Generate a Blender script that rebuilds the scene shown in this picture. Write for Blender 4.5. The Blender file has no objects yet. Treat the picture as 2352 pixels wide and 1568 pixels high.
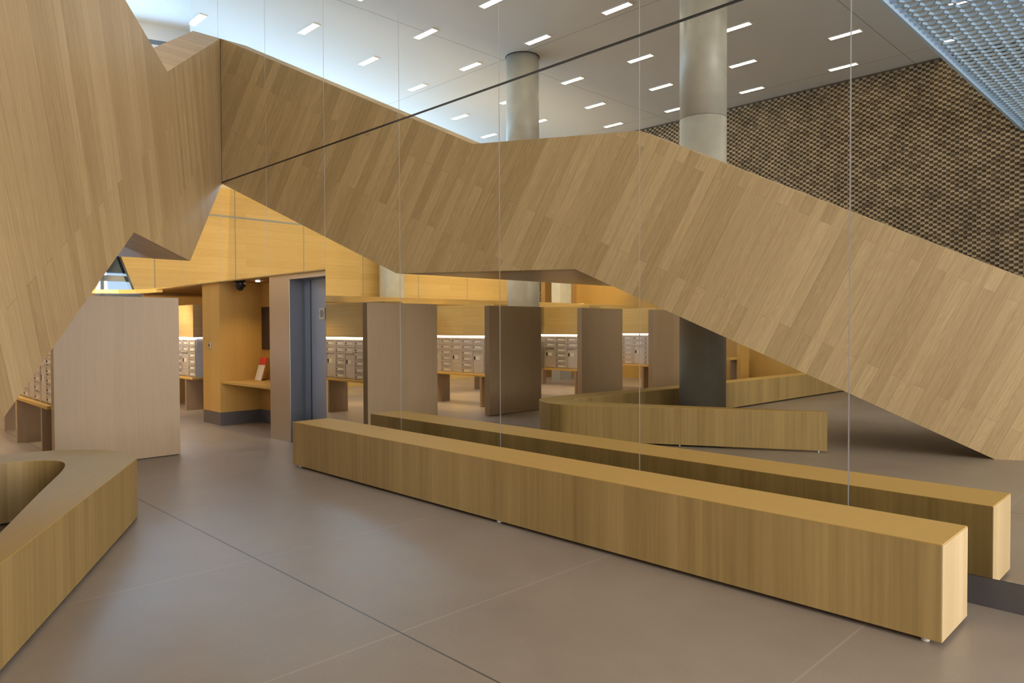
import bpy, math, random
from mathutils import Vector, Matrix
random.seed(7)
C = bpy.context.scene.collection
SC = bpy.context.scene
PI = math.pi

# ---------------------------------------------------------------- camera
F_PX, YAW, PITCH, ROLL = 1639.685, 0.7905822635, -0.0206994126, -0.0038418755
CAM_X, CAM_Z = -4.156, 1.403
cd = bpy.data.cameras.new('camera'); cam = bpy.data.objects.new('camera', cd); C.objects.link(cam)
cd.sensor_fit = 'HORIZONTAL'; cd.sensor_width = 36.0; cd.lens = F_PX / 2352.0 * 36.0; cd.clip_start = 0.05; cd.clip_end = 200
fw = Vector((math.cos(YAW)*math.cos(PITCH), math.sin(YAW)*math.cos(PITCH), math.sin(PITCH)))
rt = Vector((math.sin(YAW), -math.cos(YAW), 0)); up = rt.cross(fw)
cr, sr = math.cos(ROLL), math.sin(ROLL)
r2 = rt*cr + up*sr; u2 = up*cr - rt*sr
M = Matrix((r2, u2, -fw)).transposed().to_4x4(); M.translation = Vector((CAM_X, 0, CAM_Z))
cam.matrix_world = M
SC.camera = cam

# ---------------------------------------------------------------- view, world
SC.view_settings.view_transform = 'Standard'
SC.view_settings.look = 'None'
SC.view_settings.exposure = 0.04
SC.view_settings.gamma = 1.0
SC.view_settings.use_curve_mapping = False
SC.cycles.max_bounces = 8
SC.cycles.diffuse_bounces = 4
SC.cycles.glossy_bounces = 4
SC.cycles.transmission_bounces = 2
SC.cycles.caustics_reflective = True
SC.cycles.blur_glossy = 0.3
SC.cycles.caustics_refractive = False
SC.cycles.sample_clamp_indirect = 3.0
SC.cycles.use_denoising = True
w = bpy.data.worlds.new('sky'); SC.world = w; w.use_nodes = True
bg = w.node_tree.nodes['Background']
bg.inputs[0].default_value = (0.55, 0.76, 1.0, 1); bg.inputs[1].default_value = 1.1

def area(name, loc, target, sx, sy, power, col, spread=180):
    l = bpy.data.lights.new(name, 'AREA'); l.shape = 'RECTANGLE'; l.size = sx; l.size_y = sy
    l.energy = power; l.color = col; l.spread = math.radians(spread)
    o = bpy.data.objects.new(name, l); C.objects.link(o); o.location = loc
    d = Vector(target) - Vector(loc); o.rotation_euler = d.to_track_quat('-Z', 'Y').to_euler()
    return o
def spot(name, loc, target, power, col, size=60, blend=.6, rad=.04):
    l = bpy.data.lights.new(name, 'SPOT'); l.energy = power; l.color = col
    l.spot_size = math.radians(size); l.spot_blend = blend; l.shadow_soft_size = rad
    o = bpy.data.objects.new(name, l); C.objects.link(o); o.location = loc
    d = Vector(target) - Vector(loc); o.rotation_euler = d.to_track_quat('-Z', 'Y').to_euler()
    return o
DAY = (0.80, 0.90, 1.0); WARM = (1.0, 0.76, 0.45); AMBER = (1.0, 0.74, 0.36)
# daylight entering by the tall glazing behind the photographer and by the upper glazing of the far side
area('daylight_south', (-3.4, -7.9, 2.9), (-3.6, 5, 2.2), 8, 4.6, 1150, (1.0, 0.92, 0.82))
area('daylight_north', (-4.3, 15.5, 5.35), (-7.6, 6.1, 5.2), 12, 1.5, 760, (0.42, 0.70, 1.0))

# ---------------------------------------------------------------- materials
def nt(name):
    m = bpy.data.materials.new(name); m.use_nodes = True
    n = m.node_tree.nodes; l = m.node_tree.links
    return m, n, l, n['Principled BSDF']
def plain(name, col, rough=.5, metal=0.0, spec=None, noise=0.0, nscale=8.0, bump=0.0):
    m, n, l, b = nt(name)
    b.inputs['Base Color'].default_value = (*col, 1); b.inputs['Roughness'].default_value = rough
    b.inputs['Metallic'].default_value = metal
    tc = n.new('ShaderNodeTexCoord'); t = n.new('ShaderNodeTexNoise'); t.inputs['Scale'].default_value = nscale
    t.inputs['Detail'].default_value = 5
    l.new(tc.outputs['Object'], t.inputs['Vector'])
    mr = n.new('ShaderNodeMapRange'); mr.inputs['To Min'].default_value = 1-noise; mr.inputs['To Max'].default_value = 1+noise
    l.new(t.outputs['Fac'], mr.inputs['Value'])
    mx = n.new('ShaderNodeVectorMath'); mx.operation = 'SCALE'; mx.inputs[0].default_value = col
    l.new(mr.outputs[0], mx.inputs['Scale']); l.new(mx.outputs[0], b.inputs['Base Color'])
    if bump:
        bp = n.new('ShaderNodeBump'); bp.inputs['Strength'].default_value = bump; bp.inputs['Distance'].default_value = .01
        l.new(t.outputs['Fac'], bp.inputs['Height']); l.new(bp.outputs[0], b.inputs['Normal'])
    return m
def emit(name, col, s):
    m, n, l, b = nt(name); n.remove(b)
    e = n.new('ShaderNodeEmission'); e.inputs[0].default_value = (*col, 1); e.inputs[1].default_value = s
    l.new(e.outputs[0], n['Material Output'].inputs[0]); return m
def wood(name, c1, c2, row=.12, length=1.7, joint=.0012, grain=.12, rough=.42, seed=0.0, jcol=(.10, .055, .02), spread=1.0, flame=.5, slow=0.0):
    """UV in metres: U along the grain, V across. Boards random in tone, joints thin and dark."""
    m, n, l, b = nt(name)
    uv = n.new('ShaderNodeUVMap'); uv.uv_map = 'UVMap'
    mp = n.new('ShaderNodeMapping'); mp.inputs['Location'].default_value = (seed*3.1, seed*1.7, 0)
    l.new(uv.outputs[0], mp.inputs[0])
    br = n.new('ShaderNodeTexBrick'); br.offset = .37; br.offset_frequency = 2; br.squash = 1.0
    br.inputs['Scale'].default_value = 1; br.inputs['Brick Width'].default_value = length
    br.inputs['Row Height'].default_value = row; br.inputs['Mortar Size'].default_value = joint
    br.inputs['Mortar Smooth'].default_value = 0.3
    br.inputs['Color1'].default_value = (0, 0, 0, 1); br.inputs['Color2'].default_value = (1, 1, 1, 1)
    br.inputs['Mortar'].default_value = (.5, .5, .5, 1)
    l.new(mp.outputs[0], br.inputs['Vector'])
    # offset the grain per board
    ad = n.new('ShaderNodeVectorMath'); ad.operation = 'MULTIPLY_ADD'
    ad.inputs[1].default_value = (7.3, 3.9, 5.1); l.new(br.outputs['Color'], ad.inputs[0]); l.new(mp.outputs[0], ad.inputs[2])
    m1 = n.new('ShaderNodeMapping'); m1.inputs['Scale'].default_value = (1.1, 46, 1); l.new(ad.outputs[0], m1.inputs[0])
    n1 = n.new('ShaderNodeTexNoise'); n1.inputs['Scale'].default_value = 1; n1.inputs['Detail'].default_value = 6; n1.inputs['Roughness'].default_value = .62
    l.new(m1.outputs[0], n1.inputs['Vector'])
    m2 = n.new('ShaderNodeMapping'); m2.inputs['Scale'].default_value = (.9, 9, 1); l.new(ad.outputs[0], m2.inputs[0])
    n2 = n.new('ShaderNodeTexNoise'); n2.inputs['Scale'].default_value = 1.3; n2.inputs['Detail'].default_value = 2; n2.inputs['Distortion'].default_value = .6
    l.new(m2.outputs[0], n2.inputs['Vector'])
    # cathedral figure: bands of a distorted slow noise
    sn = n.new('ShaderNodeMath'); sn.operation = 'MULTIPLY'; sn.inputs[1].default_value = 60.0; l.new(n2.outputs['Fac'], sn.inputs[0])
    si = n.new('ShaderNodeMath'); si.operation = 'SINE'; l.new(sn.outputs[0], si.inputs[0])
    def madd(a, k, c):
        x = n.new('ShaderNodeMath'); x.operation = 'MULTIPLY_ADD'; l.new(a, x.inputs[0]); x.inputs[1].default_value = k
        if isinstance(c, float): x.inputs[2].default_value = c
        else: l.new(c, x.inputs[2])
        return x.outputs[0]
    sep = n.new('ShaderNodeSeparateColor'); l.new(br.outputs['Color'], sep.inputs[0])
    f = madd(sep.outputs[0], .62*spread, .5 - .31*spread)
    f = madd(n1.outputs['Fac'], grain*6, madd(f, 1.0, -grain*3))
    f = madd(si.outputs[0], grain*flame*.5, f)
    if slow:
        m3_ = n.new('ShaderNodeMapping'); m3_.inputs['Scale'].default_value = (.12, 4.2, 1); l.new(mp.outputs[0], m3_.inputs[0])
        n3 = n.new('ShaderNodeTexNoise'); n3.inputs['Scale'].default_value = 1; n3.inputs['Detail'].default_value = 3; n3.inputs['Roughness'].default_value = .7
        l.new(m3_.outputs[0], n3.inputs['Vector']); f = madd(n3.outputs['Fac'], slow*3, madd(f, 1.0, -slow*1.5))
    cl = n.new('ShaderNodeClamp'); l.new(f, cl.inputs[0])
    mx = n.new('ShaderNodeMix'); mx.data_type = 'RGBA'; l.new(cl.outputs[0], mx.inputs['Factor'])
    mx.inputs['A'].default_value = (*c1, 1); mx.inputs['B'].default_value = (*c2, 1)
    mj = n.new('ShaderNodeMix'); mj.data_type = 'RGBA'; mj.inputs['B'].default_value = (*jcol, 1)
    jf = n.new('ShaderNodeMath'); jf.operation = 'MULTIPLY'; jf.inputs[1].default_value = .7; l.new(br.outputs['Fac'], jf.inputs[0])
    l.new(jf.outputs[0], mj.inputs['Factor']); l.new(mx.outputs['Result'], mj.inputs['A'])
    l.new(mj.outputs['Result'], b.inputs['Base Color'])
    b.inputs['Roughness'].default_value = rough
    bp = n.new('ShaderNodeBump'); bp.inputs['Strength'].default_value = .12; bp.inputs['Distance'].default_value = .002
    l.new(n1.outputs['Fac'], bp.inputs['Height']); l.new(bp.outputs[0], b.inputs['Normal'])
    return m
OAK_D = (.28, .175, .070); OAK_L = (.56, .385, .20)
M_RIB = wood('oak_boards', (.345, .228, .105), (.61, .445, .245), row=.125, length=1.9, grain=.15, seed=1, spread=.72, flame=1.1)
M_BENCH = wood('oak_veneer_bench', (.235, .150, .048), (.50, .345, .135), row=.34, length=9, joint=.0, grain=.12, rough=.5, seed=2, spread=.30, flame=.15, slow=.42)
M_TOP = wood('oak_veneer_top', (.46, .28, .075), (.63, .41, .14), row=.45, length=9, joint=.0, grain=.07, rough=.60, seed=3, spread=.2, flame=.2)
for n_ in M_TOP.node_tree.nodes:
    if n_.type == 'BSDF_PRINCIPLED': n_.inputs['Specular IOR Level'].default_value = .15
M_SCREEN = wood('oak_veneer_screen', (.215, .142, .078), (.41, .292, .182), row=.62, length=6, joint=.0, grain=.06, rough=.42, seed=4, spread=.25, flame=.8)
M_GOLD = wood('golden_oak_panel', (.42, .27, .09), (.68, .49, .20), row=.16, length=2.8, joint=.0008, grain=.11, rough=.34, seed=5, spread=.35, flame=.6)
M_END = wood('end_face_tone', (.42, .30, .155), (.67, .51, .30), row=.07, length=6, joint=.0, grain=.08, rough=.5, seed=11, spread=.5, flame=.1)  # oak of the bench end, toned lighter than the body
M_SOFFIT = wood('satin_oak_soffit', (.34, .22, .11), (.60, .42, .25), row=.125, length=1.9, grain=.09, rough=.30, seed=9, spread=.4)
M_PIER = wood('golden_oak_upright', (.42, .23, .05), (.62, .38, .11), row=.30, length=6, joint=.0, grain=.06, rough=.4, seed=6, spread=.3, flame=.3)
M_DARKOAK = wood('shaded_oak_panel', (.26, .15, .05), (.42, .26, .10), row=.3, length=6, joint=.0, grain=.07, rough=.5, seed=8, spread=.3, flame=.3)  # dark oak; the alcove's shade is mixed into its colour
M_BASE = plain('grey_metal_base', (.155, .145, .150), .45, .6, noise=.05)
M_STEEL = None
def steel(name, col, rough):
    m, n, l, b = nt(name)
    b.inputs['Base Color'].default_value = (*col, 1); b.inputs['Metallic'].default_value = 1; b.inputs['Roughness'].default_value = rough
    tc = n.new('ShaderNodeTexCoord'); mp = n.new('ShaderNodeMapping'); mp.inputs['Scale'].default_value = (6, 6, 260)
    t = n.new('ShaderNodeTexNoise'); t.inputs['Scale'].default_value = 1; t.inputs['Detail'].default_value = 3
    l.new(tc.outputs['Object'], mp.inputs[0]); l.new(mp.outputs[0], t.inputs[0])
    bp = n.new('ShaderNodeBump'); bp.inputs['Strength'].default_value = .08; bp.inputs['Distance'].default_value = .001
    l.new(t.outputs['Fac'], bp.inputs['Height']); l.new(bp.outputs[0], b.inputs['Normal'])
    return m
M_STEEL = steel('brushed_steel', (.46, .41, .36), .40)
M_DOOR = steel('satin_steel_door', (.30, .32, .37), .42)
M_MAIL = plain('mailbox_aluminium', (.62, .56, .52), .38, .45, noise=.05)
M_BLACK = plain('black_plastic', (.012, .012, .014), .35)
M_WHITE = plain('white_plate', (.75, .72, .68), .4)
M_RED = plain('red_paper', (.62, .05, .03), .6)
M_PAPER = plain('printed_paper', (.72, .66, .58), .6, noise=.25, nscale=60)
M_FRAME = plain('white_window_frame', (.62, .66, .70), .4)
M_DKFRAME = plain('slate_window_frame', (.13, .17, .22), .4)
M_LAMP = emit('lamp_glow', (1.0, .84, .58), 42)
M_STRIP = emit('strip_light_glow', (1.0, .86, .76), 16)
M_UP = emit('uplight_glow', (1.0, .78, .42), 10)
M_DARK = plain('dark_void', (.02, .022, .026), .8)
M_JOINT = plain('mirror_joint', (.20, .21, .22), .6)
# mirror glass
M_MIR, n, l, b = nt('mirror_glass')
b.inputs['Base Color'].default_value = (.86, .855, .80, 1); b.inputs['Metallic'].default_value = 1; b.inputs['Roughness'].default_value = 0.0
# ceiling plaster with thin seams at its panel edges
def seam_fac(n, l, sep_out, positions, half):
    """1 inside any line |coord - p| < half"""
    acc = None
    for p in positions:
        s = n.new('ShaderNodeMath'); s.operation = 'COMPARE'; s.inputs[1].default_value = p; s.inputs[2].default_value = half
        l.new(sep_out, s.inputs[0])
        if acc is None: acc = s.outputs[0]
        else:
            a = n.new('ShaderNodeMath'); a.operation = 'MAXIMUM'; l.new(acc, a.inputs[0]); l.new(s.outputs[0], a.inputs[1]); acc = a.outputs[0]
    return acc
M_CEIL, n, l, b = nt('ceiling_plaster')
tc = n.new('ShaderNodeTexCoord'); sp = n.new('ShaderNodeSeparateXYZ'); l.new(tc.outputs['Object'], sp.inputs[0])
fx = seam_fac(n, l, sp.outputs['X'], [-5.8, -11.2], .006); fy = seam_fac(n, l, sp.outputs['Y'], [4.6, 10.27, 15.9], .006)
a = n.new('ShaderNodeMath'); a.operation = 'MAXIMUM'; l.new(fx, a.inputs[0]); l.new(fy, a.inputs[1])
mx = n.new('ShaderNodeMix'); mx.data_type = 'RGBA'; mx.inputs['A'].default_value = (.56, .59, .62, 1); mx.inputs['B'].default_value = (.20, .20, .20, 1)
l.new(a.outputs[0], mx.inputs['Factor']); l.new(mx.outputs['Result'], b.inputs['Base Color']); b.inputs['Roughness'].default_value = .75
# polished concrete floor with saw-cut joints
M_FLOOR, n, l, b = nt('polished_concrete')
tc = n.new('ShaderNodeTexCoord'); sp = n.new('ShaderNodeSeparateXYZ'); l.new(tc.outputs['Object'], sp.inputs[0])
def noise(scale, detail, rough=.6):
    t = n.new('ShaderNodeTexNoise'); t.inputs['Scale'].default_value = scale; t.inputs['Detail'].default_value = detail; t.inputs['Roughness'].default_value = rough
    l.new(tc.outputs['Object'], t.inputs[0]); return t.outputs['Fac']
big, mid, fine = noise(.55, 4), noise(3.2, 6, .7), noise(55, 3)
def mth(op, x, y, z=None):
    s = n.new('ShaderNodeMath'); s.operation = op
    for i, q in enumerate((x, y, z)):
        if q is None: continue
        if isinstance(q, (int, float)): s.inputs[i].default_value = q
        else: l.new(q, s.inputs[i])
    return s.outputs[0]
f = mth('MULTIPLY_ADD', big, .9, mth('MULTIPLY_ADD', mid, .5, mth('MULTIPLY', fine, .22)))
f = mth('SUBTRACT', f, .31)
mx = n.new('ShaderNodeMix'); mx.data_type = 'RGBA'; l.new(f, mx.inputs['Factor'])
mx.inputs['A'].default_value = (.210, .168, .132, 1); mx.inputs['B'].default_value = (.41, .340, .282, 1)
dk = seam_fac(n, l, sp.outputs['X'], [-2.235, -6.65, -11.0], .005)
lt = seam_fac(n, l, sp.outputs['Y'], [1.2+1.478*k for k in range(-4, 10)], .005)
m2 = n.new('ShaderNodeMix'); m2.data_type = 'RGBA'; m2.inputs['B'].default_value = (.42, .37, .33, 1)
l.new(mth('MULTIPLY', lt, .55), m2.inputs['Factor']); l.new(mx.outputs['Result'], m2.inputs['A'])
m3 = n.new('ShaderNodeMix'); m3.data_type = 'RGBA'; m3.inputs['B'].default_value = (.05, .045, .05, 1)
l.new(mth('MULTIPLY', dk, .85), m3.inputs['Factor']); l.new(m2.outputs['Result'], m3.inputs['A'])
l.new(m3.outputs['Result'], b.inputs['Base Color'])
l.new(mth('MULTIPLY_ADD', mid, .22, .27), b.inputs['Roughness'])
bp = n.new('ShaderNodeBump'); bp.inputs['Strength'].default_value = .05; bp.inputs['Distance'].default_value = .004
l.new(mid, bp.inputs['Height']); l.new(bp.outputs[0], b.inputs['Normal'])
M_CONC = plain('smooth_concrete', (.40, .39, .35), .38, noise=.16, nscale=5, bump=.05)
# brick: tone per brick by noise
def brick(name, c):
    return plain(name, c, .85, noise=.65, nscale=2.6, bump=.3)
M_BRICK = [brick('brown_brick', (.21, .155, .092)), brick('umber_brick', (.15, .108, .065)), brick('tan_brick', (.31, .235, .145))]
M_BED_SHADE = brick('shaded_brick_bed', (.105, .076, .048))  # recessed bed darkened to paint the shade between raised headers
M_MESH = plain('galvanised_mesh', (.42, .60, .85), .4, .2)  # blue of reflected daylight mixed into the metal colour

# ---------------------------------------------------------------- mesh helpers
class MB:
    def __init__(s): s.v = []; s.f = []; s.g = []; s.m = []
    def poly(s, pts, g=None, m=0):
        i = len(s.v); s.v += [tuple(p) for p in pts]; s.f.append(list(range(i, i+len(pts)))); s.g.append(g); s.m.append(m)
    def box(s, x0, x1, y0, y1, z0, z1, g=None, m=0):
        x0, x1 = sorted((x0, x1)); y0, y1 = sorted((y0, y1)); z0, z1 = sorted((z0, z1))
        i = len(s.v)
        s.v += [(x0,y0,z0),(x1,y0,z0),(x1,y1,z0),(x0,y1,z0),(x0,y0,z1),(x1,y0,z1),(x1,y1,z1),(x0,y1,z1)]
        for f in ((0,3,2,1),(4,5,6,7),(0,1,5,4),(1,2,6,5),(2,3,7,6),(3,0,4,7)):
            s.f.append([i+k for k in f]); s.g.append(g); s.m.append(m)
    def prism(s, pts, z0, z1, g=None, gtop=None, m=0):
        """pts counter-clockwise in plan"""
        i = len(s.v); k = len(pts)
        s.v += [(x, y, z0) for x, y in pts] + [(x, y, z1) for x, y in pts]
        s.f.append([i+j for j in range(k)][::-1]); s.g.append(gtop or g); s.m.append(m)
        s.f.append([i+k+j for j in range(k)]); s.g.append(gtop or g); s.m.append(m)
        for j in range(k):
            q = (j+1) % k
            s.f.append([i+j, i+q, i+k+q, i+k+j]); s.g.append(g); s.m.append(m)
    def loft(s, A, B, g=None, m=0, caps=True):
        """two equal rings of points; A's outline counter-clockwise seen from outside A"""
        i = len(s.v); k = len(A); s.v += [tuple(p) for p in A] + [tuple(p) for p in B]
        if caps:
            s.f.append([i+j for j in range(k)]); s.g.append(g); s.m.append(m)
            s.f.append([i+k+j for j in range(k)][::-1]); s.g.append(g); s.m.append(m)
        for j in range(k):
            q = (j+1) % k
            s.f.append([i+q, i+j, i+k+j, i+k+q]); s.g.append(g); s.m.append(m)
    def cyl(s, x, y, z0, z1, r, n=48, m=0, r1=None):
        i = len(s.v); r1 = r if r1 is None else r1
        s.v += [(x+r*math.cos(2*PI*k/n), y+r*math.sin(2*PI*k/n), z0) for k in range(n)]
        s.v += [(x+r1*math.cos(2*PI*k/n), y+r1*math.sin(2*PI*k/n), z1) for k in range(n)]
        s.f.append([i+k for k in range(n)][::-1]); s.g.append(None); s.m.append(m)
        s.f.append([i+n+k for k in range(n)]); s.g.append(None); s.m.append(m)
        for k in range(n):
            q = (k+1) % n; s.f.append([i+k, i+q, i+n+q, i+n+k]); s.g.append(None); s.m.append(m)
    def build(s, name, mats, parent=None, grain=(0, 0, 1), bevel=0.0, smooth=False, recalc=True):
        me = bpy.data.meshes.new(name); me.from_pydata(s.v, [], s.f); me.update()
        if not isinstance(mats, (list, tuple)): mats = [mats]
        for x in mats: me.materials.append(x)
        uvl = me.uv_layers.new(name='UVMap')
        for p in me.polygons:
            p.material_index = s.m[p.index]
            g = Vector(s.g[p.index] or grain).normalized(); nn = p.normal
            gp = g - nn*g.dot(nn)
            if gp.length < .05:
                gp = Vector((0, 1, 0)) - nn*nn.y
                if gp.length < .05: gp = Vector((1, 0, 0)) - nn*nn.x
            gp.normalize(); cv = nn.cross(gp)
            for li in p.loop_indices:
                co = me.vertices[me.loops[li].vertex_index].co
                uvl.data[li].uv = (co.dot(gp), co.dot(cv))
            if smooth and len(p.vertices) == 4: p.use_smooth = True
        if recalc:
            import bmesh
            bm = bmesh.new(); bm.from_mesh(me); bmesh.ops.recalc_face_normals(bm, faces=bm.faces[:]); bm.to_mesh(me); bm.free()
        o = bpy.data.objects.new(name, me); C.objects.link(o)
        if parent is not None: o.parent = parent
        if bevel:
            md = o.modifiers.new('bevel', 'BEVEL'); md.width = bevel; md.segments = 2; md.limit_method = 'ANGLE'; md.angle_limit = math.radians(40)
        return o
def thing(name, label, cat, loc=(0, 0, 0), group=None):
    o = bpy.data.objects.new(name, None); C.objects.link(o); o.empty_display_size = .1
    o.location = loc; o['label'] = label; o['category'] = cat
    if group: o['group'] = group
    return o
def tag(o, label, cat, group=None, kind=None):
    if label: o['label'] = label
    if cat: o['category'] = cat
    if group: o['group'] = group
    if kind: o['kind'] = kind
    return o
def struct(o, label=None):
    o['kind'] = 'structure'
    if label: o['label'] = label
    return o
Z = (0, 0, 1); X = (1, 0, 0); Y = (0, 1, 0)
CZ = 6.7            # ceiling height
WX = -11.9          # brick wall

# ---------------------------------------------------------------- setting
m = MB(); m.box(WX-.3, 4.2, -9, 19, -.12, 0); struct(m.build('floor', M_FLOOR), 'polished grey concrete floor with saw-cut joints')
def facy(x): return 13.43 - .345*x
m = MB()
m.prism([(WX-.3, -9), (3.2, -9), (3.2, facy(3.2)), (WX-.3, facy(WX-.3))], CZ, CZ+.2)
struct(m.build('ceiling', M_CEIL), 'smooth pale ceiling with slot lights')
# brick wall: bed plus stretchers with every other header pushed out
bv = MB(); bv.box(WX-.3, WX-.02, -9, 18, 0, CZ, m=0)
rowh, pit = .052, .150
for r in range(int(CZ/rowh)):
    z0 = r*rowh+.003; z1 = z0+rowh-.006
    off = (r % 2)*pit/2
    y = .2+off
    while y < 17.2:
        push = .030 if random.random() > .04 else .008
        c = random.choice((1, 3, 3, 3, 3))
        x = WX+push-.02
        i = len(bv.v)
        bv.v += [(WX-.02, y, z0), (WX-.02, y+.075, z0), (WX-.02, y+.075, z1), (WX-.02, y, z1), (x, y, z0), (x, y+.075, z0), (x, y+.075, z1), (x, y, z1)]
        for f_ in ((4, 5, 6, 7), (0, 1, 5, 4), (1, 2, 6, 5), (2, 3, 7, 6), (3, 0, 4, 7)):
            bv.f.append([i+k for k in f_]); bv.g.append(None); bv.m.append(c)
        y += pit
struct(bv.build('wall_brick', [M_BED_SHADE]+M_BRICK, recalc=False), 'brown brick wall with pushed-out headers')
# end wall and glazing behind the photographer
m = MB(); m.box(WX-.3, 4.2, -9.2, -9, 0, .5); m.box(WX-.3, 4.2, -9.2, -9, 6.2, CZ)
struct(m.build('wall_south', M_CONC))
wn = MB()
for x in [WX+.1+1.6*k for k in range(8)]: wn.box(x, x+.08, -9.15, -9.05, .5, 6.2)
for z in (.5, 3.3, 6.12): wn.box(WX, .9, -9.14, -9.06, z, z+.08)
wn.box(.0, 4.2, -9.15, -9.0, .5, 6.2)
struct(wn.build('window_1', M_FRAME))
# upper glazing of the far side, along a slanting line
ux, uy = 1/math.hypot(1, .345), -.345/math.hypot(1, .345)
def fpt(x, off=0.): return (x - uy*off*0, facy(x)+off)
def fbar(mb, xa, xb, z0, z1, d=.12, m=0, base=facy):
    mb.prism([(xa, base(xa)), (xb, base(xb)), (xb, base(xb)+d), (xa, base(xa)+d)], z0, z1, m=m)
wn = MB()
fbar(wn, WX, 3.2, 6.44, CZ, .18)
fbar(wn, WX, 3.2, 6.36, 6.44, .06, 1)
fbar(wn, WX, 3.2, 6.26, 6.36, .14)
fbar(wn, WX, 3.2, 6.22, 6.26, .10, 1)
fbar(wn, WX, 3.2, 4.42, 4.62, .14)
for k in range(12):
    x = 1.02-1.3*k
    fbar(wn, x, x+.10, 4.62, 6.22, .12)
struct(wn.build('window_2', [M_FRAME, M_DKFRAME]), 'high window band with white frames')
m = MB(); fbar(m, WX, 3.2, 4.62, 6.22, .008, base=lambda x: facy(x)+.05)
M_PANE, n, l, b = nt('window_glass'); n.remove(b)
tr = n.new('ShaderNodeBsdfTransparent'); gl = n.new('ShaderNodeBsdfGlossy'); gl.inputs['Roughness'].default_value = .02
ms = n.new('ShaderNodeMixShader'); ms.inputs[0].default_value = .08; l.new(tr.outputs[0], ms.inputs[1]); l.new(gl.outputs[0], ms.inputs[2]); l.new(ms.outputs[0], n['Material Output'].inputs[0])
struct(m.build('window_4', M_PANE), 'glass of the high window band')
def lowy(x): return 15.5 - .16*x
wn = MB()
fbar(wn, WX, 4.2, 2.50, 4.5, .3, 1, base=lowy)
fbar(wn, WX, 4.2, 2.33, 2.44, .12, 0, base=lowy)
fbar(wn, WX, 4.2, 2.02, 2.15, .12, 0, base=lowy)
fbar(wn, WX, 4.2, 0, .9, .2, 0, base=lowy)
for k in range(12):
    x = 1.2-1.25*k; fbar(wn, x, x+.05, .9, 2.5, .10, 0, base=lowy)
m = MB(); fbar(m, WX, 4.2, .9, 2.5, .008, base=lambda x: lowy(x)+.04); struct(m.build('window_5', M_PANE), 'glass of the low street window')
struct(wn.build('window_3', [M_FRAME, M_DKFRAME]), 'low street window beyond the mail shelves')
# slab between the two glazed bands
m = MB(); m.prism([(WX, facy(WX)+.02), (0.1, facy(.1)+.02), (.1, lowy(.1)), (WX, lowy(WX))], 4.30, 4.42)
struct(m.build('trim_1', M_FRAME))

# ---------------------------------------------------------------- mirror wall
PY0, PW = 1.513, 1.4147
jy = [PY0+PW*k for k in range(-7, 8)]          # joints, k=-7 .. 7
SEAM = 3.423
m = MB()
m.box(.016, .16, -8.6, jy[11]-.008, .0, SEAM); m.box(.016, .16, -8.6, 11.0, SEAM, CZ)
struct(m.build('wall_mirror', M_JOINT), 'backing wall behind the mirror panels')
m = MB(); m.box(-.0, .018, -8.6, jy[11]-.01, 0, .145)
struct(m.build('baseboard_mirror', M_BASE), 'grey base strip below the mirror panels')
lowtxt = {0: 'lower mirror panel showing the near end of the long bench',
          -1: 'lower mirror panel at the very edge, right of the reflected stair foot',
          1: 'lower mirror panel showing the end of the reflected angled bench',
          2: 'lower mirror panel showing the reflected nose of the angled bench',
          3: 'lower mirror panel showing the third upright screen and the middle of the stair',
          4: 'lower mirror panel beside the elevator opening, showing the pale upright screen'}
lowtxt = {-1: 'lower mirror panel past the near end of the long bench, showing the stair foot',
          0: 'lower mirror panel showing the end of the angled bench and sloping stair side',
          1: 'lower mirror panel showing the dark concrete column behind the angled bench',
          2: 'lower mirror panel showing two dark upright screens and a lit column',
          3: 'lower mirror panel beside the elevator, showing the pale upright screen'}
uptxt = {-1: 'upper mirror panel showing the pale metal lattice',
         0: 'upper mirror panel showing brick wall and ceiling lights',
         1: 'upper mirror panel showing the tall near concrete column',
         2: 'upper mirror panel showing the short far column meeting the ceiling',
         3: 'upper mirror panel showing ceiling lights above the low point of the stair',
         4: 'upper mirror panel showing the steep boards of the stair and two ceiling lights',
         5: 'narrow-looking upper mirror panel next to the stair corner',
         6: 'last upper mirror panel, behind the stair top beside the high window'}
g = .0035
for k in range(-2, 4):
    y0, y1 = PY0+PW*k+g, PY0+PW*(k+1)-g
    m = MB(); m.box(0, .012, y0, y1, .147, SEAM-.010)
    tag(m.build('mirror_panel', M_MIR), lowtxt.get(k, 'lower mirror panel opposite the photographer, outside the view'), 'mirror', 'mirror panels on the mirror wall')
for k in range(-2, 7):
    y0, y1 = PY0+PW*k+g, min(PY0+PW*(k+1)-g, 11.0)
    m = MB(); m.box(0, .012, y0, y1, SEAM+.010, CZ-.002)
    tag(m.build('mirror_panel', M_MIR), uptxt.get(k, 'upper mirror panel opposite the photographer, outside the view'), 'mirror', 'mirror panels on the mirror wall')
m = MB(); m.box(.004, .0158, -1.4, 9.93, SEAM-.010, SEAM+.010)
struct(m.build('trim_2', M_BLACK), 'dark seam between upper and lower mirror panels')
M_EDGE = plain('polished_panel_edge', (.44, .44, .48), .35, .3)
m = MB()
for k in range(-2, 11):
    y = PY0+PW*(k-7+7) if False else PY0+PW*k
    z0 = .148 if k < 4 else 2.063
    if k < 9 and y < 14: m.box(-.0008, .012, y-.0034, y+.0034, z0, SEAM-.011)
    if k < 7: m.box(-.0008, .012, y-.0030, y+.0030, SEAM+.011, CZ-.003)
struct(m.build('trim_6', M_EDGE), 'fine upright joints between the mirror panels')
m = MB(); m.box(-.03, -.001, 9.926, 10.02, 3.41, 5.41); struct(m.build('trim_7', M_BLACK), 'dark upright strip where the stair meets the mirror')

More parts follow.
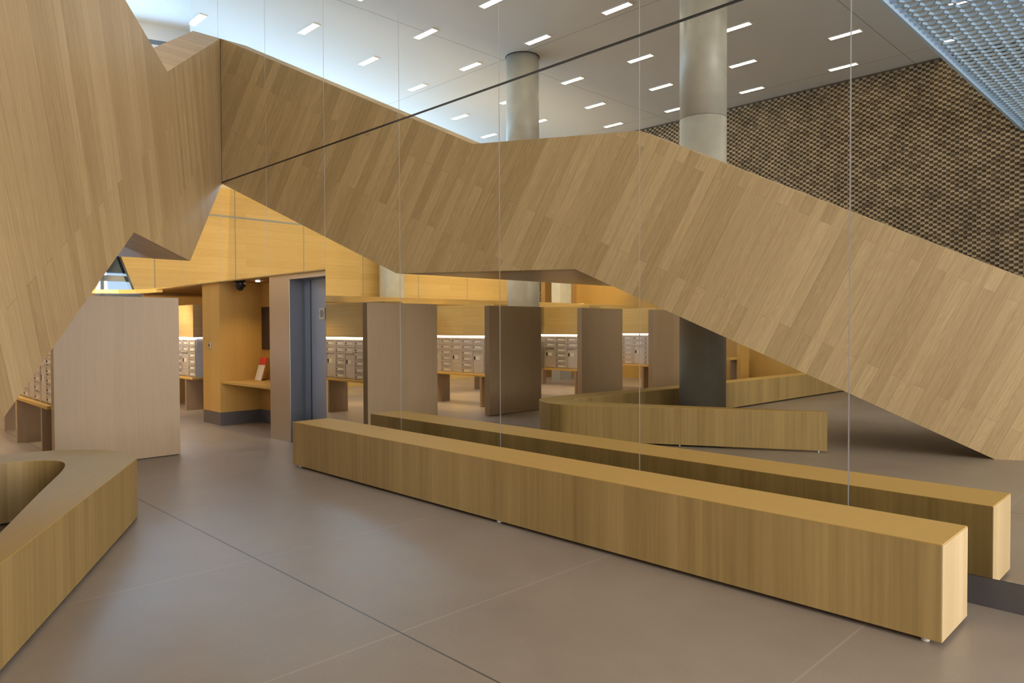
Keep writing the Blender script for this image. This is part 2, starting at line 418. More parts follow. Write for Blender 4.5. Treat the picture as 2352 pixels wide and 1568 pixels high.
# ---------------------------------------------------------------- mirror band above the elevator and the niche
y0b = jy[11]
bandtxt = {4: 'low band mirror panel directly above the elevator', 5: 'low band mirror panel above the niche, left of the elevator',
           6: 'low band mirror panel just left of the stair corner, above the golden pier', 7: 'low band mirror panel above the alcove opening',
           8: 'last low band mirror panel with a slanting end beside the street window'}
for k in range(4, 9):
    ya, yb = PY0+PW*k+g, PY0+PW*(k+1)-g
    P = [(ya, 2.062), (yb, 2.062), (yb, SEAM-.01), (ya, SEAM-.01)]
    if k == 8: P = [(ya, 2.062), (13.97, 2.062), (14.72, 2.75), (14.72, SEAM-.01), (ya, SEAM-.01)]
    m = MB(); m.loft([(0, y, z) for y, z in P], [(.012, y, z) for y, z in P])
    tag(m.build('mirror_panel', M_MIR), bandtxt[k], 'mirror', 'mirror panels on the mirror wall')
P = [(y0b, 2.05), (13.95, 2.05), (14.72, 2.75), (14.72, SEAM), (y0b, SEAM)]
m = MB(); m.loft([(.016, y, z) for y, z in P], [(.10, y, z) for y, z in P]); struct(m.build('wall_band', M_JOINT), 'backing of the mirror band')
m = MB(); m.box(-.004, .10, y0b, 13.97, 2.048, 2.0605, g=Y); struct(m.build('trim_3', M_GOLD, grain=Y), 'thin wooden edge below the mirror band')
# curved lip running on from the bulkhead
lip = [(0, 12.6), (-.02, 12.95), (-.12, 13.25), (-.32, 13.48), (-.64, 13.62), (-1.3, 13.70), (-2.6, 13.75)]
m = MB(); out = lip; inn = [(.10, 12.6), (.10, 13.35), (.02, 13.5), (-.15, 13.70), (-.5, 13.86), (-1.3, 13.95), (-2.6, 14.0)]
ring = out + inn[::-1]
m.prism(ring, 2.0, 2.065, g=X); struct(m.build('trim_4', M_GOLD, grain=X), 'curved wooden lip below the street window')

# slab over the elevator zone and landing, walls beyond it
m = MB(); m.box(.10, 4.2, y0b, 15.2, 3.42, 3.56); struct(m.build('floor_upper', M_CONC))
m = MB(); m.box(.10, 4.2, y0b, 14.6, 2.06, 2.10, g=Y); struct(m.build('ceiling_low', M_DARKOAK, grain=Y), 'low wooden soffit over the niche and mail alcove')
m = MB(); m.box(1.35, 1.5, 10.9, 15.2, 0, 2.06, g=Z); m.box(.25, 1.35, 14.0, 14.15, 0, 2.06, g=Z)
struct(m.build('wall_alcove', M_DARKOAK), 'wood lining of the mail alcove, its shade coloured dark')
# niche: pier, side and back
m = MB()
m.prism([(.05, 10.19), (.68, 10.19), (.68, 10.8), (.05, 10.8)], .19, 2.06, g=Z)
pier = struct(m.build('wall_niche_side', M_PIER), 'golden wood pier beside the niche')
m = MB(); m.box(.66, .80, 8.6, 10.19, .19, 2.06, g=Z); m.box(.16, .66, 8.56, 8.60, 0, 2.06, g=Z)
struct(m.build('wall_niche_back', M_PIER))
m = MB(); m.box(.05, .68, 10.19-.0, 10.8, 0, .19); m.box(.64, .80, 8.6, 10.19, 0, .19)
struct(m.build('baseboard_niche', M_BASE), 'grey metal base around the niche')
m = MB(); m.prism([(.07, 10.19), (.07, 10.02), (.10, 8.61), (.66, 8.61), (.66, 10.19)], .605, .64, g=Y)
sh = tag(m.build('shelf', M_PIER, grain=Y, bevel=.002), 'thin wooden counter shelf fitted inside the niche next to the steel elevator surround', 'shelf')

# elevator in its brushed steel surround
el = thing('elevator', 'brushed steel elevator with a two-leaf sliding door, beside the wooden niche', 'elevator', (.15, 7.8, 0))
def ch(mb, name, mat, par, lab=None, grain=Z, bevel=0., smooth=False):
    o = mb.build(name, mat, None, grain, bevel, smooth)
    w0 = par
    loc = Vector((0, 0, 0)); q = par
    while q is not None: loc += q.location; q = q.parent
    o.data.transform(Matrix.Translation(-loc)); o.parent = par
    if lab: o['label'] = lab
    return o
m = MB(); m.box(.032, .262, 8.0695, 8.0705, 0, 1.985); ch(m, 'jamb', M_DOOR, el)
m = MB(); m.box(.03, .30, 8.0706, 8.60, 0, 2.058); m.box(.03, .30, 7.175, 8.07, 1.985, 2.058); m.box(.03, .34, 7.165, 7.19, 0, 2.058)
ch(m, 'surround', M_STEEL, el, bevel=.002)
m = MB(); m.box(.262, .29, 7.96, 8.069, 0.01, 1.984); ch(m, 'door_leaf', M_DOOR, el)
m = MB(); m.box(.250, .278, 7.20, 7.940, 0.01, 1.984); dl = ch(m, 'door_leaf', M_DOOR, el)
m = MB(); m.box(.2485, .262, 7.940, 7.968, 0.01, 1.984); ch(m, 'door_gap', M_BLACK, el)
m = MB(); m.box(.240, .250, 7.615, 7.740, 1.50, 1.635); sg = ch(m, 'sign_plate', M_WHITE, el, 'pale square plate with a dark ring symbol')
m = MB()
for k in range(20):
    a0, a1 = 2*PI*k/20, 2*PI*(k+1)/20
    for (ra, rb) in ((.032, .042),):
        m.poly([(.2385, 7.6775+ra*math.cos(a0), 1.567+ra*math.sin(a0)), (.2385, 7.6775+rb*math.cos(a0), 1.567+rb*math.sin(a0)),
                (.2385, 7.6775+rb*math.cos(a1), 1.567+rb*math.sin(a1)), (.2385, 7.6775+ra*math.cos(a1), 1.567+ra*math.sin(a1))])
m.box(.2380, .2395, 7.668, 7.687, 1.545, 1.585)
o = m.build('symbol', M_BLACK); o.data.transform(Matrix.Translation(-Vector((.15, 7.8, 0)))); o.parent = sg; o['label'] = 'dark ring symbol'
m = MB(); m.box(.29, 1.6, 7.1, 8.57, 0, 3.4); struct(m.build('wall_shaft', M_DARK))

# small things on the niche
m = MB(); m.box(.036, .05, 10.49, 10.57, 1.10, 1.20)
sw = thing('switch_plate', 'small steel switch plate on the golden wood pier', 'switch', (.05, 10.53, 1.15))
ch(m, 'plate', M_STEEL, sw, bevel=.003)
m = MB(); m.box(.030, .036, 10.515, 10.545, 1.13, 1.17); ch(m, 'rocker', M_BLACK, sw)
cv = thing('security_camera', 'small black dome security camera below the wooden bulkhead above the niche', 'camera', (.14, 9.70, 2.06))
m = MB(); m.cyl(.14, 9.70, 1.965, 2.06, .075, 24); ch(m, 'housing', M_BLACK, cv, smooth=True)
m = MB()
R = .052
for a in range(6):
    for b_ in range(20):
        p0, p1 = PI/2*a/6, PI/2*(a+1)/6; q0, q1 = 2*PI*b_/20, 2*PI*(b_+1)/20
        P_ = lambda p, q: (.14+R*math.cos(p)*math.cos(q), 9.70+R*math.cos(p)*math.sin(q), 1.965-R*math.sin(p))
        m.poly([P_(p0, q0), P_(p0, q1), P_(p1, q1), P_(p1, q0)])
ch(m, 'dome', plain('smoked_dome', (.01, .01, .012), .08), cv, 'glossy smoked dome', smooth=True)
m = MB(); m.box(.64, .659, 8.95, 10.11, 1.08, 1.705)
pn = thing('display_panel', 'dark rectangular display panel on the back of the niche', 'panel', (.65, 9.5, 1.4))
ch(m, 'screen', plain('dark_screen', (.025, .012, .010), .5), pn)
lf = thing('leaflet_holder', 'leaning leaflet stand with a red top standing on the niche shelf', 'leaflet', (.50, 9.98, .64))
m = MB()
def lean(y0, y1, z0, z1, t0=0., t1=.012):
    sx = lambda z: .50+(z-.64)*.30
    return [(sx(z0)+t0, y0, z0), (sx(z0)+t0, y1, z0), (sx(z1)+t0, y1, z1), (sx(z1)+t0, y0, z1)]
m.loft(lean(9.86, 10.06, .642, .86), lean(9.86, 10.06, .642, .86, .012)); ch(m, 'sheet', M_PAPER, lf)
m = MB(); m.loft(lean(9.86, 10.06, .862, .965), lean(9.86, 10.06, .862, .965, .012)); ch(m, 'header', M_RED, lf, 'red header strip')
m = MB(); m.box(.515, .60, 9.90, 10.02, .641, .65); ch(m, 'foot', M_BLACK, lf)
dlm = thing('downlight', 'tiny bright downlight in the soffit above the niche shelf', 'light', (.36, 9.62, 2.055))
m = MB(); m.cyl(.36, 9.62, 2.045, 2.0595, .028, 20); ch(m, 'lamp', emit('downlight_glow', (1, .9, .75), 30), dlm)

# ---------------------------------------------------------------- staircase
def xf(y): return (y-9.931)*.5667            # front plane of the stair
def s2y(s): return 7.64+.87*s
TH = .364
gs = math.radians(116)
grib = (math.cos(gs)*.493, math.cos(gs)*.87, math.sin(gs))
st = thing('staircase', 'folded staircase with slanting side of pale oak boards, rising to the mirror wall', 'staircase', (-2.4, 5.6, 0))
ytop, zt = 9.925, 5.41
front = [(1.50, 0.0), (1.735, 0.0), (5.598, 2.095), (7.64, 2.10), (ytop, 3.405), (ytop, zt), (6.72, 3.69), (4.925, 3.695), (1.735, 1.990), (1.50, 1.865)]
A = [(xf(y), y, z) for y, z in front]; B = [(xf(y)-TH, y, z) for y, z in front]
m = MB()
k = len(A)
m.loft(A, B, g=grib, caps=False)
# front and back faces cut in convex pieces
for R_, rev in ((A, 0), (B, 1)):
    for idx in ((0, 1, 8, 9), (1, 2, 7, 8), (2, 3, 6, 7), (3, 4, 5, 6)):
        q = [R_[i] for i in idx]; m.poly(q[::-1] if rev else q, g=grib)
# top edges: boards run with the edge
# rounded foot of the parapet
cx, cy, rad = xf(1.50)-.60*.87, 1.50+.60*.493, .60
pts_o, pts_i = [], []
for j in range(9):
    t = math.radians(60*j/8)
    # start direction along the face, turning towards -x
    c, s_ = math.cos(t), math.sin(t)
    # normal of the face (towards the room) turned by t
    nx, ny = .87*c - .493*-1*0 , 0
    nvx = .87*math.cos(t) + .493*-1*math.sin(t)*-1*-1
    nvy = -.493*math.cos(t) - .87*math.sin(t)
    pts_o.append((cx+rad*nvx, cy+rad*nvy)); pts_i.append((cx+(rad-.31)*nvx, cy+(rad-.31)*nvy))
zto = lambda j: 1.865-.02*j
for j in range(8):
    a0, a1 = pts_o[j], pts_o[j+1]; b0, b1 = pts_i[j], pts_i[j+1]
    m.poly([(*a0, 0), (*a1, 0), (*a1, zto(j+1)), (*a0, zto(j))], g=grib)
    m.poly([(*b0, 0), (*b0, zto(j)), (*b1, zto(j+1)), (*b1, 0)], g=grib)
    m.poly([(*a0, zto(j)), (*a1, zto(j+1)), (*b1, zto(j+1)), (*b0, zto(j))], g=grib)
a0, b0 = pts_o[8], pts_i[8]
m.poly([(*a0, 0), (*b0, 0), (*b0, zto(8)), (*a0, zto(8))], g=Z)
ee = (a0[0]-.9, a0[1]); ei = (b0[0]-.75, b0[1]+.0)
fp = ch(m, 'parapet', M_RIB, st, grain=grib)
# flights and landing behind the parapet
def prism_x(mb, prof, x0, x1, g=None):
    mb.loft([(x0(y), y, z) for y, z in prof], [(x1(y), y, z) for y, z in prof], g=g)
W2 = 2.25
xin = lambda y: xf(y)-TH+.001; xo = lambda y: xf(y)-W2
m = MB()
n_ = 12; y0_, y1_ = 1.9, 5.598
for i in range(n_):
    ya, yb = y0_+(y1_-y0_)*i/n_, y0_+(y1_-y0_)*(i+1)/n_
    zt_ = 2.27*(i+1)/n_; zb0 = max(0.0, (ya-1.735)*.5423); zb1 = (yb-1.735)*.5423
    prism_x(m, [(ya, zb0), (yb, zb1), (yb, zt_), (ya, zt_)], xin, xo, g=X)
ch(m, 'lower_flight', M_RIB, st, grain=X)
m = MB(); m.prism([(xin(5.598), 5.598), (xin(7.6), 7.6), (xin(7.6), 7.62), (-6.3, 7.62), (-6.3, 6.0), (-4.7, 6.0), (-4.7, 5.598)], 2.10, 2.27, g=X)
ch(m, 'landing', M_SOFFIT, st, grain=X)
m = MB(); n_ = 8; y0_, y1_ = 7.63, 9.92
for i in range(n_):
    ya, yb = y0_+(y1_-y0_)*i/n_, y0_+(y1_-y0_)*(i+1)/n_
    zt_ = 2.27+1.27*(i+1)/n_; zb0 = 2.105+(ya-7.63)*.571; zb1 = 2.105+(yb-7.63)*.571
    prism_x(m, [(ya, zb0), (yb, zb1), (yb, zt_), (ya, zt_)], xin, xo, g=X)
ch(m, 'upper_flight', M_RIB, st, grain=X)

# ---------------------------------------------------------------- benches
bn = thing('bench', 'long straight oak box bench standing along the foot of the mirror wall', 'bench', (-.46, 3.7, 0))
m = MB(); m.box(-.671, -.257, .877, 6.68, .022, .45)
for i in range(len(m.f)): m.g[i] = None
bo = ch(m, 'body', M_BENCH, bn, grain=Z, bevel=.0015)
m = MB(); m.box(-.6715, -.2565, .8765, 6.6805, .447, .4512, g=Y); ch(m, 'seat', M_TOP, bn, 'golden oak seat top', grain=Y)
m = MB(); m.box(-.6705, -.2575, .8735, .8772, .023, .4468); ch(m, 'end_face', M_END, bn, 'pale cream end face')
for (x, y) in ((-.63, .95), (-.30, .95), (-.63, 3.7), (-.30, 3.7), (-.63, 6.6), (-.30, 6.6)):
    m = MB(); m.cyl(x, y, 0, .0225, .018, 12); ch(m, 'foot', M_WHITE, bn)
ab = thing('bench', 'V-shaped oak bench with a rounded nose and an open well, under the staircase', 'bench', (-3.0, 5.8, 0))
def spline(P, n=6):
    out = []
    for i in range(len(P)-1):
        p0 = P[max(i-1, 0)]; p1 = P[i]; p2 = P[i+1]; p3 = P[min(i+2, len(P)-1)]
        for k in range(n):
            t = k/n
            out.append(tuple(.5*((2*p1[a])+(-p0[a]+p2[a])*t+(2*p0[a]-5*p1[a]+4*p2[a]-p3[a])*t*t+(-p0[a]+3*p1[a]-3*p2[a]+p3[a])*t**3) for a in (0, 1)))
    out.append(P[-1]); return out
nose = spline([(-2.52, 5.50), (-2.43, 5.69), (-2.405, 5.86), (-2.44, 6.06), (-2.56, 6.28), (-2.76, 6.46), (-3.02, 6.53), (-3.40, 6.52)], 5)
outer = [(-3.817, 3.13)] + nose + [(-5.8, 6.27), (-11.86, 6.12)]
tip = spline([(-2.99, 5.40), (-2.90, 5.66), (-2.865, 5.86), (-2.91, 6.00), (-3.03, 6.10), (-3.22, 6.13)], 5)
inner = [(-3.875, 3.16), (-3.53, 4.03), (-3.20, 4.88)] + tip + [(-5.4, 5.97), (-11.86, 5.82)]
m = MB()
def side(P, z0, z1, flip=False):
    for a_, b_ in zip(P, P[1:]):
        q = [(*a_, z0), (*b_, z0), (*b_, z1), (*a_, z1)]; m.poly(q[::-1] if flip else q, g=Z)
side(outer, .022, .447); side(inner, .022, .447, True)
m.poly([(*outer[0], .022), (*inner[0], .022), (*inner[0], .447), (*outer[0], .447)], g=Z)
m.poly([(*outer[-1], .022), (*inner[-1], .022), (*inner[-1], .447), (*outer[-1], .447)], g=Z)
ch(m, 'body', M_BENCH, ab, grain=Z)
# top between outline and well: resample both by arc order
def resample(P, n):
    L = [0.]
    for a_, b_ in zip(P, P[1:]): L.append(L[-1]+math.dist(a_, b_))
    out = []
    for i in range(n+1):
        t = L[-1]*i/n; k = 0
        while k < len(P)-2 and L[k+1] < t: k += 1
        u = (t-L[k])/max(L[k+1]-L[k], 1e-9); out.append(tuple(P[k][a]+(P[k+1][a]-P[k][a])*u for a in (0, 1)))
    return out
i_n0, i_n1 = 1, len(nose)
oA, oB, oC = outer[:2], outer[1:1+len(nose)], outer[len(nose):]
iA, iB, iC = inner[:4], inner[3:3+len(tip)], inner[2+len(tip):]
def exact(P, N): return resample(P, N)
m = MB()
def strip(P, Q, N, z, gfun):
    p, q = resample(P, N), resample(Q, N)
    for i in range(N):
        m.poly([(*p[i], z), (*p[i+1], z), (*q[i+1], z), (*q[i], z)], g=gfun)
# piecewise so the vertical edges meet the outline
iA = [inner[0], inner[1], inner[2], inner[3]]
import itertools
def ladder(P, Q, z, g, flip=False):
    """walk two polylines, triangulating"""
    i = j = 0
    LP = [0.]; LQ = [0.]
    for a_, b_ in zip(P, P[1:]): LP.append(LP[-1]+math.dist(a_, b_))
    for a_, b_ in zip(Q, Q[1:]): LQ.append(LQ[-1]+math.dist(a_, b_))
    while i < len(P)-1 or j < len(Q)-1:
        adv = j >= len(Q)-1 or (i < len(P)-1 and LP[i+1]/LP[-1] <= LQ[j+1]/LQ[-1])
        t = [(*P[i], z), (*P[i+1], z), (*Q[j], z)] if adv else [(*P[i], z), (*Q[j+1], z), (*Q[j], z)]
        m.poly(t[::-1] if flip else t, g=g)
        if adv: i += 1
        else: j += 1
for zz, fl in ((.45, False), (.447, True)):
    ladder(outer[:2], inner[:4], zz, (.49, .87, 0), fl)
    ladder(outer[1:1+len(nose)], inner[3:3+len(tip)], zz, (.49, .87, 0), fl)
    ladder(outer[len(nose):], inner[2+len(tip):], zz, X, fl)
for P, fl in ((outer, False), (inner, True)):
    for a_, b_ in zip(P, P[1:]):
        q = [(*a_, .447), (*b_, .447), (*b_, .45), (*a_, .45)]; m.poly(q[::-1] if fl else q, g=Z)
o = m.build('seat', M_TOP, None, (.49, .87, 0), recalc=False); o.data.transform(Matrix.Translation(-Vector((-3.0, 5.8, 0)))); o.parent = ab
o['label'] = 'golden oak seat top'
for (x, y) in ((-3.80, 3.22), (-3.10, 4.55), (-2.75, 5.30), (-2.8, 6.30), (-5.5, 6.12), (-8.5, 6.02), (-11.5, 5.97)):
    m = MB(); m.cyl(x, y, 0, .0225, .012, 12); ch(m, 'foot', M_WHITE, ab)

# ---------------------------------------------------------------- upright screens
scr = [(-2.42, -1.22, 'pale oak upright screen standing directly behind the angled bench', 'pale'),
       (-4.65, -3.46, 'oak upright screen, second from the mirror wall', ''),
       (-6.93, -5.72, 'oak upright screen, third from the mirror wall', ''),
       (-9.14, -7.94, 'oak upright screen nearest the brick wall', '')]
for i, (xa, xb, lab, _) in enumerate(scr):
    t = thing('upright_screen', lab, 'screen', ((xa+xb)/2, 8.25, 0), 'upright screens at the ends of the mail units')
    m = MB(); m.box(xa, xb, 8.20, 8.31, .008, 1.735); ch(m, 'board', M_SCREEN, t, bevel=.002)
    m = MB(); m.box(xa+.02, xb-.02, 8.22, 8.29, 0, .008); ch(m, 'plinth', M_BLACK, t)

# ---------------------------------------------------------------- mail units
def mail_column(kind, sgn):
    """one column of mailbox doors, origin at its lower left on the face x=0, running +y; faces sgn*x"""
    mb = MB(); W = .285; H = .63
    def b(x0, x1, y0, y1, z0, z1, m=0): mb.box(sgn*x0, sgn*x1, y0, y1, z0, z1, m=m)
    b(0, .010, .004, W-.004, .0, H)
    b(.010, .026, .0, .016, 0, H); b(.010, .026, W-.016, W, 0, H)
    rows = 6
    rh = H/rows
    for r in range(rows):
        z = r*rh
        if kind == 'parcel' and r < 4: continue
        b(.010, .022, .022, W-.022, z+.012, z+rh-.014)
        b(.022, .034, .020, W-.020, z+rh-.016, z+rh-.006)
        b(.022, .024, .07, W-.07, z+.030, z+.055, 1)
        b(.022, .030, W-.055, W-.040, z+.035, z+.050, 2)
    if kind == 'parcel':
        b(.010, .020, .022, W-.022, .015, 4*rh-.012)
        b(.010, .046, .018, W-.018, 4*rh-.010, 4*rh+.006)
        b(.020, .024, .09, .20, 2.3*rh, 2.9*rh, 3)
        b(.020, .026, .20, .235, 2.3*rh, 2.9*rh, 2)
    return mb
MATS_MAIL = [M_MAIL, M_WHITE, M_BLACK, M_PAPER]
proto = {}
for kd in ('letter', 'parcel'):
    for sg_ in (1, -1):
        me = mail_column(kd, sg_).build('mailbox_column', MATS_MAIL)
        proto[(kd, sg_)] = me.data; bpy.data.objects.remove(me)
def mail_unit(xc, y0, y1, lab, faces=(1, -1)):
    t = thing('mail_unit', lab, 'mail unit', (xc, y0, 0), 'rows of mailboxes on counters')
    m = MB(); m.box(xc-.185, xc+.185, y0, y1, .535, .572, g=Y); ch(m, 'counter', M_TOP, t, grain=Y, bevel=.002)
    m = MB(); m.box(xc-.10, xc+.10, y0+.02, y1-.02, .573, 1.225); ch(m, 'core', M_MAIL, t)
    m = MB(); m.box(xc-.16, xc+.16, y0, y1, 1.245, 1.79, g=Y); ch(m, 'upper_panel', M_GOLD, t, grain=Y)
    m = MB(); m.box(xc-.155, xc+.155, y0+.01, y1-.01, 1.234, 1.2445); ch(m, 'strip_light', M_STRIP, t, 'white glowing strip light')
    yy = y0+.3; first = True
    ys = []
    k = 0
    while y0+2.2*k+2.0 < y1 or k == 0:
        ys.append(y0+.28+2.2*k if k else None); k += 1
    for yl in (10.49, 12.5):
        if y0 < yl < y1-.05:
            m = MB(); m.box(xc-.175, xc+.175, yl, yl+.05, 0, .535); ch(m, 'leg', M_SCREEN, t)
    if y0 < 12:
        m = MB(); m.box(xc-.175, xc+.175, y0+.3, y0+.35, 0, .535); ch(m, 'leg', M_SCREEN, t)
    m = MB(); m.box(xc-.06, xc+.06, y1-.35, y1-.3, 0, .535); ch(m, 'leg', M_SCREEN, t)
    n = int((y1-y0-.06)/.29)
    for sg_ in faces:
        for i in range(n):
            kd = 'parcel' if i % 4 in (1, 3) else 'letter'
            o = bpy.data.objects.new('mailbox_column', proto[(kd, sg_)]); C.objects.link(o); o.parent = t
            o.location = (sg_*.101, .03+.29*i, .578)
    return t
mail_unit(-2.15, 8.9, 12.3, 'mailbox row on a wooden counter, just behind the pale screen')
mail_unit(-4.38, 8.9, 12.3, 'mailbox row on a wooden counter behind the second upright screen')
mail_unit(-6.58, 8.6, 12.3, 'mailbox row on a wooden counter behind the third upright screen')
mail_unit(-8.80, 8.6, 12.3, 'mailbox row on a wooden counter nearest the brick wall')
mail_unit(.60, 12.2, 13.95, 'mailbox row on a counter in the alcove beside the golden pier', faces=(-1,))

# wooden canopy ledge above the mail rows, with lamps lighting upward
cn = thing('ledge', 'long thin golden wood canopy ledge above the rows of mailboxes', 'ledge', (-6, 10.9, 1.83))
pts = spline([(-1.5, 10.95), (-2.6, 10.70), (-5.0, 10.62), (-8.0, 10.75), (-10.9, 11.05)], 8)
top = [(x, y+.95) for x, y in pts]
m = MB(); m.prism((pts+top[::-1])[::-1], 1.835, 1.94, g=X); ch(m, 'board', M_GOLD, cn, grain=X)
for i, x in enumerate((-1.95, -4.0, -6.9, -9.3)):
    t = thing('uplight', 'glowing uplight strip on top of the ledge, ' + ['by the elevator end', 'above the second mail row', 'above the third mail row', 'at the brick wall end'][i], 'light', (x, 11.45, 1.94), 'uplights on the ledge')
    m = MB(); m.box(x-.4, x+.4, 11.40, 11.50, 1.941, 1.965); ch(m, 'housing', M_BLACK, t)
    m = MB(); m.box(x-.38, x+.38, 11.415, 11.485, 1.9655, 1.970); ch(m, 'lamp', M_UP, t)
    area('upward_beam', (x, 11.45, 1.99), (x, 14.6, 3.1), .7, .1, 150, AMBER)
# wall behind, lit by them
m = MB(); P = [(-10.9, .0), (-.62, .0), (-.34, 2.1), (-.05, 2.9), (-.05, 4.30), (-10.9, 4.30)]
m.loft([(x, 14.78, z) for x, z in P], [(x, 14.90, z) for x, z in P], g=X); wl = struct(m.build('wall_far', M_GOLD, grain=X), 'glowing golden wood wall behind the mail rows')
m = MB()
for x in (-.70, -2.30, -3.87, -5.42, -7.08, -8.75): m.box(x-.005, x+.005, 14.774, 14.781, .1, 4.29)
m.box(-10.9, -.06, 14.772, 14.781, 3.70, 3.735)
struct(m.build('trim_5', M_JOINT))
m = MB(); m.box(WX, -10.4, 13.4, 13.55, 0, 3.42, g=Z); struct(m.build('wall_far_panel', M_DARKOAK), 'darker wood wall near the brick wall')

m = MB(); m.box(WX+.02, WX+.15, 6.2, 13.4, 0, 2.75, g=Z); struct(m.build('wall_brick_panel', M_PIER), 'wood lining low on the brick wall')
spot('upward_beam', (-7.3, 11.0, 1.99), (-6.2, 10.0, 2.5), 70, WARM, 110, .9, .05)  # added spot to brighten the column, no fixture here
# ---------------------------------------------------------------- columns
for x, y, r, z1, lab in ((-5.24, 5.50, .335, CZ, 'tall round concrete column rising beside the staircase landing'),
                   (-5.98, 9.92, .325, CZ, 'round concrete column standing among the mail rows'),
                   (-5.93, 14.30, .30, 4.30, 'round concrete column in front of the glowing wood wall')):
    t = thing('concrete_column', lab, 'column', (x, y, 0), 'round concrete columns')
    zj = 4.42 if z1 > 5 else 3.8
    m = MB(); m.cyl(x, y, 0, zj-.008, r, 64); ch(m, 'shaft', M_CONC, t, smooth=True)
    m = MB(); m.cyl(x, y, zj-.008, zj, r-.006, 64); ch(m, 'joint', M_BASE, t)
    m = MB(); m.cyl(x, y, zj, z1-.012, r, 64); ch(m, 'shaft', M_CONC, t, smooth=True)
    m = MB(); m.cyl(x, y, z1-.012, z1, r+.012, 64); ch(m, 'collar', M_BLACK, t)
pr = thing('pillar', 'short pale square pillar beyond the mail rows', 'pillar', (-10.2, 12.6, 0))
m = MB(); m.box(-10.45, -10.0, 12.5, 12.8, 0, 3.4); ch(m, 'shaft', M_CONC, pr)
# wooden posts by the brick wall
m = MB(); m.box(-11.6, -11.2, 8.0, 8.1, 0, 1.7); m.box(-11.2, -10.9, 8.5, 8.6, 0, 1.7)
pp = thing('desk', 'low wooden desk with upright posts against the brick wall', 'desk', (-11.2, 8.2, 0))
ch(m, 'post', M_PIER, pp)
m = MB(); m.box(-11.74, -10.9, 8.1, 8.5, .62, .66, g=X); ch(m, 'top', M_TOP, pp, grain=X)
m = MB(); m.box(-11.74, -11.6, 8.12, 8.48, 0, .62); ch(m, 'cupboard', M_SCREEN, pp)

# ---------------------------------------------------------------- ceiling slot lights
rows = [(-.72, [12.6]), (-2.28, [4.1, 6.0, 7.9, 9.75, 11.6]), (-3.9, [3.15, 4.95, 6.75, 8.55, 10.33, 12.17]), (-5.55, [1.8, 3.65, 5.47, 7.29, 9.10, 10.98, 12.75]),
        (-7.68, [.7, 2.55, 4.4, 6.28, 8.32, 10.08, 12.02, 13.79]), (-9.40, [1.15, 3.1, 5.04, 7.04, 8.98, 10.83, 12.7, 14.57]), (-11.05, [1.85, 3.75, 5.69, 7.68, 9.66, 11.54, 13.4])]
ords = ['first', 'second', 'third', 'fourth', 'fifth', 'sixth', 'seventh', 'eighth']
from_brick = lambda r: ['nearest the brick wall', 'second row from the brick wall', 'third row from the brick wall', 'fourth row from the brick wall', 'fifth row from the brick wall', 'row next to the mirror', 'alone beside the high window'][len(rows)-1-r]
def mkhole():
    m1 = MB(); m1.box(-.075, .075, -.29, -.27, -.012, 0); m1.box(-.075, .075, .27, .29, -.012, 0); m1.box(-.075, -.06, -.27, .27, -.012, 0); m1.box(.06, .075, -.27, .27, -.012, 0)
    m2 = MB(); m2.box(-.06, .06, -.27, .27, -.009, -.001)
    return m1.build('frame', M_WHITE), m2.build('diffuser', M_LAMP)
fr, df = mkhole()
frd, dfd = fr.data, df.data; bpy.data.objects.remove(fr); bpy.data.objects.remove(df)
for r, (x, ys) in enumerate(rows):
    for i, y in enumerate(sorted(ys, reverse=True)):
        lab = 'glowing slot light in the ceiling, %s, %s from the windows' % (from_brick(r), ords[i])
        t = thing('ceiling_light', lab, 'light', (x, y, CZ), 'slot lights in the ceiling')
        for nm, d_ in (('frame', frd), ('diffuser', dfd)):
            o = bpy.data.objects.new(nm, d_); C.objects.link(o); o.parent = t
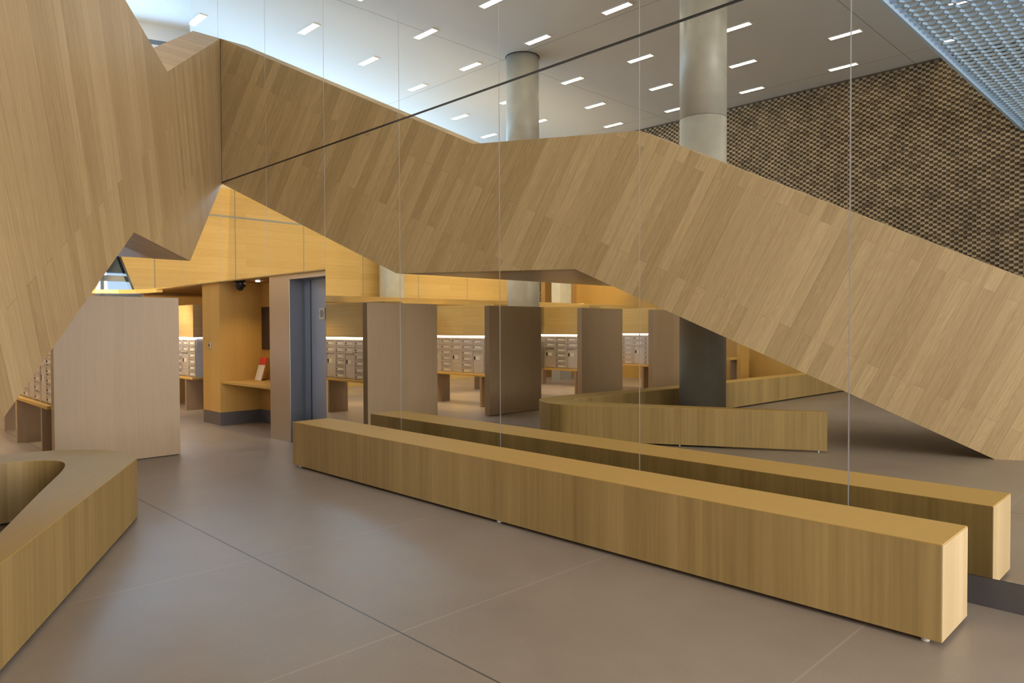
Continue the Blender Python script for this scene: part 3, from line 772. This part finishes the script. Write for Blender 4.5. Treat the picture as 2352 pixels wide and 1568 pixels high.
# ---------------------------------------------------------------- metal lattice soffit
mesh = thing('metal_lattice', 'pale galvanised honeycomb metal lattice ceiling, tinted with blue daylight, hung beside the brick wall', 'metal screen', (-9, 3, 5.5))
U = Vector((-1, 0, 0)); Vd = Vector((0, -1, 0)); O = Vector((-3.4, 2.78, 5.03)); N = Vector((0, 0, 1))
cw, chh = .17, .135
m = MB()
def bar(p, q, w_=.012, d_=.016):
    a_ = O+U*p[0]+Vd*p[1]; b_ = O+U*q[0]+Vd*q[1]; t_ = (b_-a_).normalized(); s_ = t_.cross(N).normalized()*w_
    e_ = N*d_
    m.loft([a_-s_-e_, a_+s_-e_, a_+s_+e_, a_-s_+e_], [b_-s_-e_, b_+s_-e_, b_+s_+e_, b_-s_+e_], caps=False)
nu, nv = int(8.4/cw), 30
for j in range(nv):
    for i in range(nu):
        u0 = i*cw+(j % 2)*cw/2; v0 = j*chh
        if (j*chh) > 4.2: continue
        bar((u0, v0), (u0+cw/2, v0-chh*.28)); bar((u0+cw/2, v0-chh*.28), (u0+cw, v0))
        bar((u0, v0), (u0, v0+chh*.72), .008)
o = m.build('lattice', M_MESH, None, Z, recalc=False); o.data.transform(Matrix.Translation(-Vector((-9, 3, 5.5)))); o.parent = mesh
m = MB()
m.box(-3.4, WX, 2.76, 2.80, 4.98, 5.09); o = m.build('edge_rail', M_MESH); o.data.transform(Matrix.Translation(-Vector((-9, 3, 5.5)))); o.parent = mesh
# ---------------------------------------------------------------- lamp light, plus added fill spots without fixtures
spot('niche_beam', (.36, 9.62, 2.03), (.36, 9.62, 0), 24, AMBER, 110, .8)
for x, z, p in ((-1.0, 2.6, 24), (-3.4, 3.4, 45), (-5.4, 2.7, 110), (-8.2, 2.6, 90)):
    spot('wall_wash', (x, 12.3, 1.97), (x, 14.8, z), p, AMBER, 130, .9, .1)
spot('alcove_fill', (-.5, 12.3, 1.98), (.7, 13.1, .6), 110, WARM, 100, .8, .1)  # added floating spot that lightens the alcove, no fixture
for (x, y, tx, ty, tz) in ((-2.28, 7.9, -3.2, 10.6, 1.7), (-3.9, 8.55, -5.5, 10.7, 1.7), (-7.68, 8.32, -8.3, 10.8, 1.7)):
    spot('ledge_fill', (x, y, 6.66), (tx, ty, tz), 1000, AMBER, 60, .8, .1)  # added spots at ceiling lamp places, aimed to brighten ledge and mail rows
for x in (-1.35, -3.0, -5.2, -7.4):
    spot('under_ledge_fill', (x, 10.75, 1.825), (x, 10.3, 0), 38, AMBER, 140, .9, .06)  # added warm fill below the ledge, no fixtures
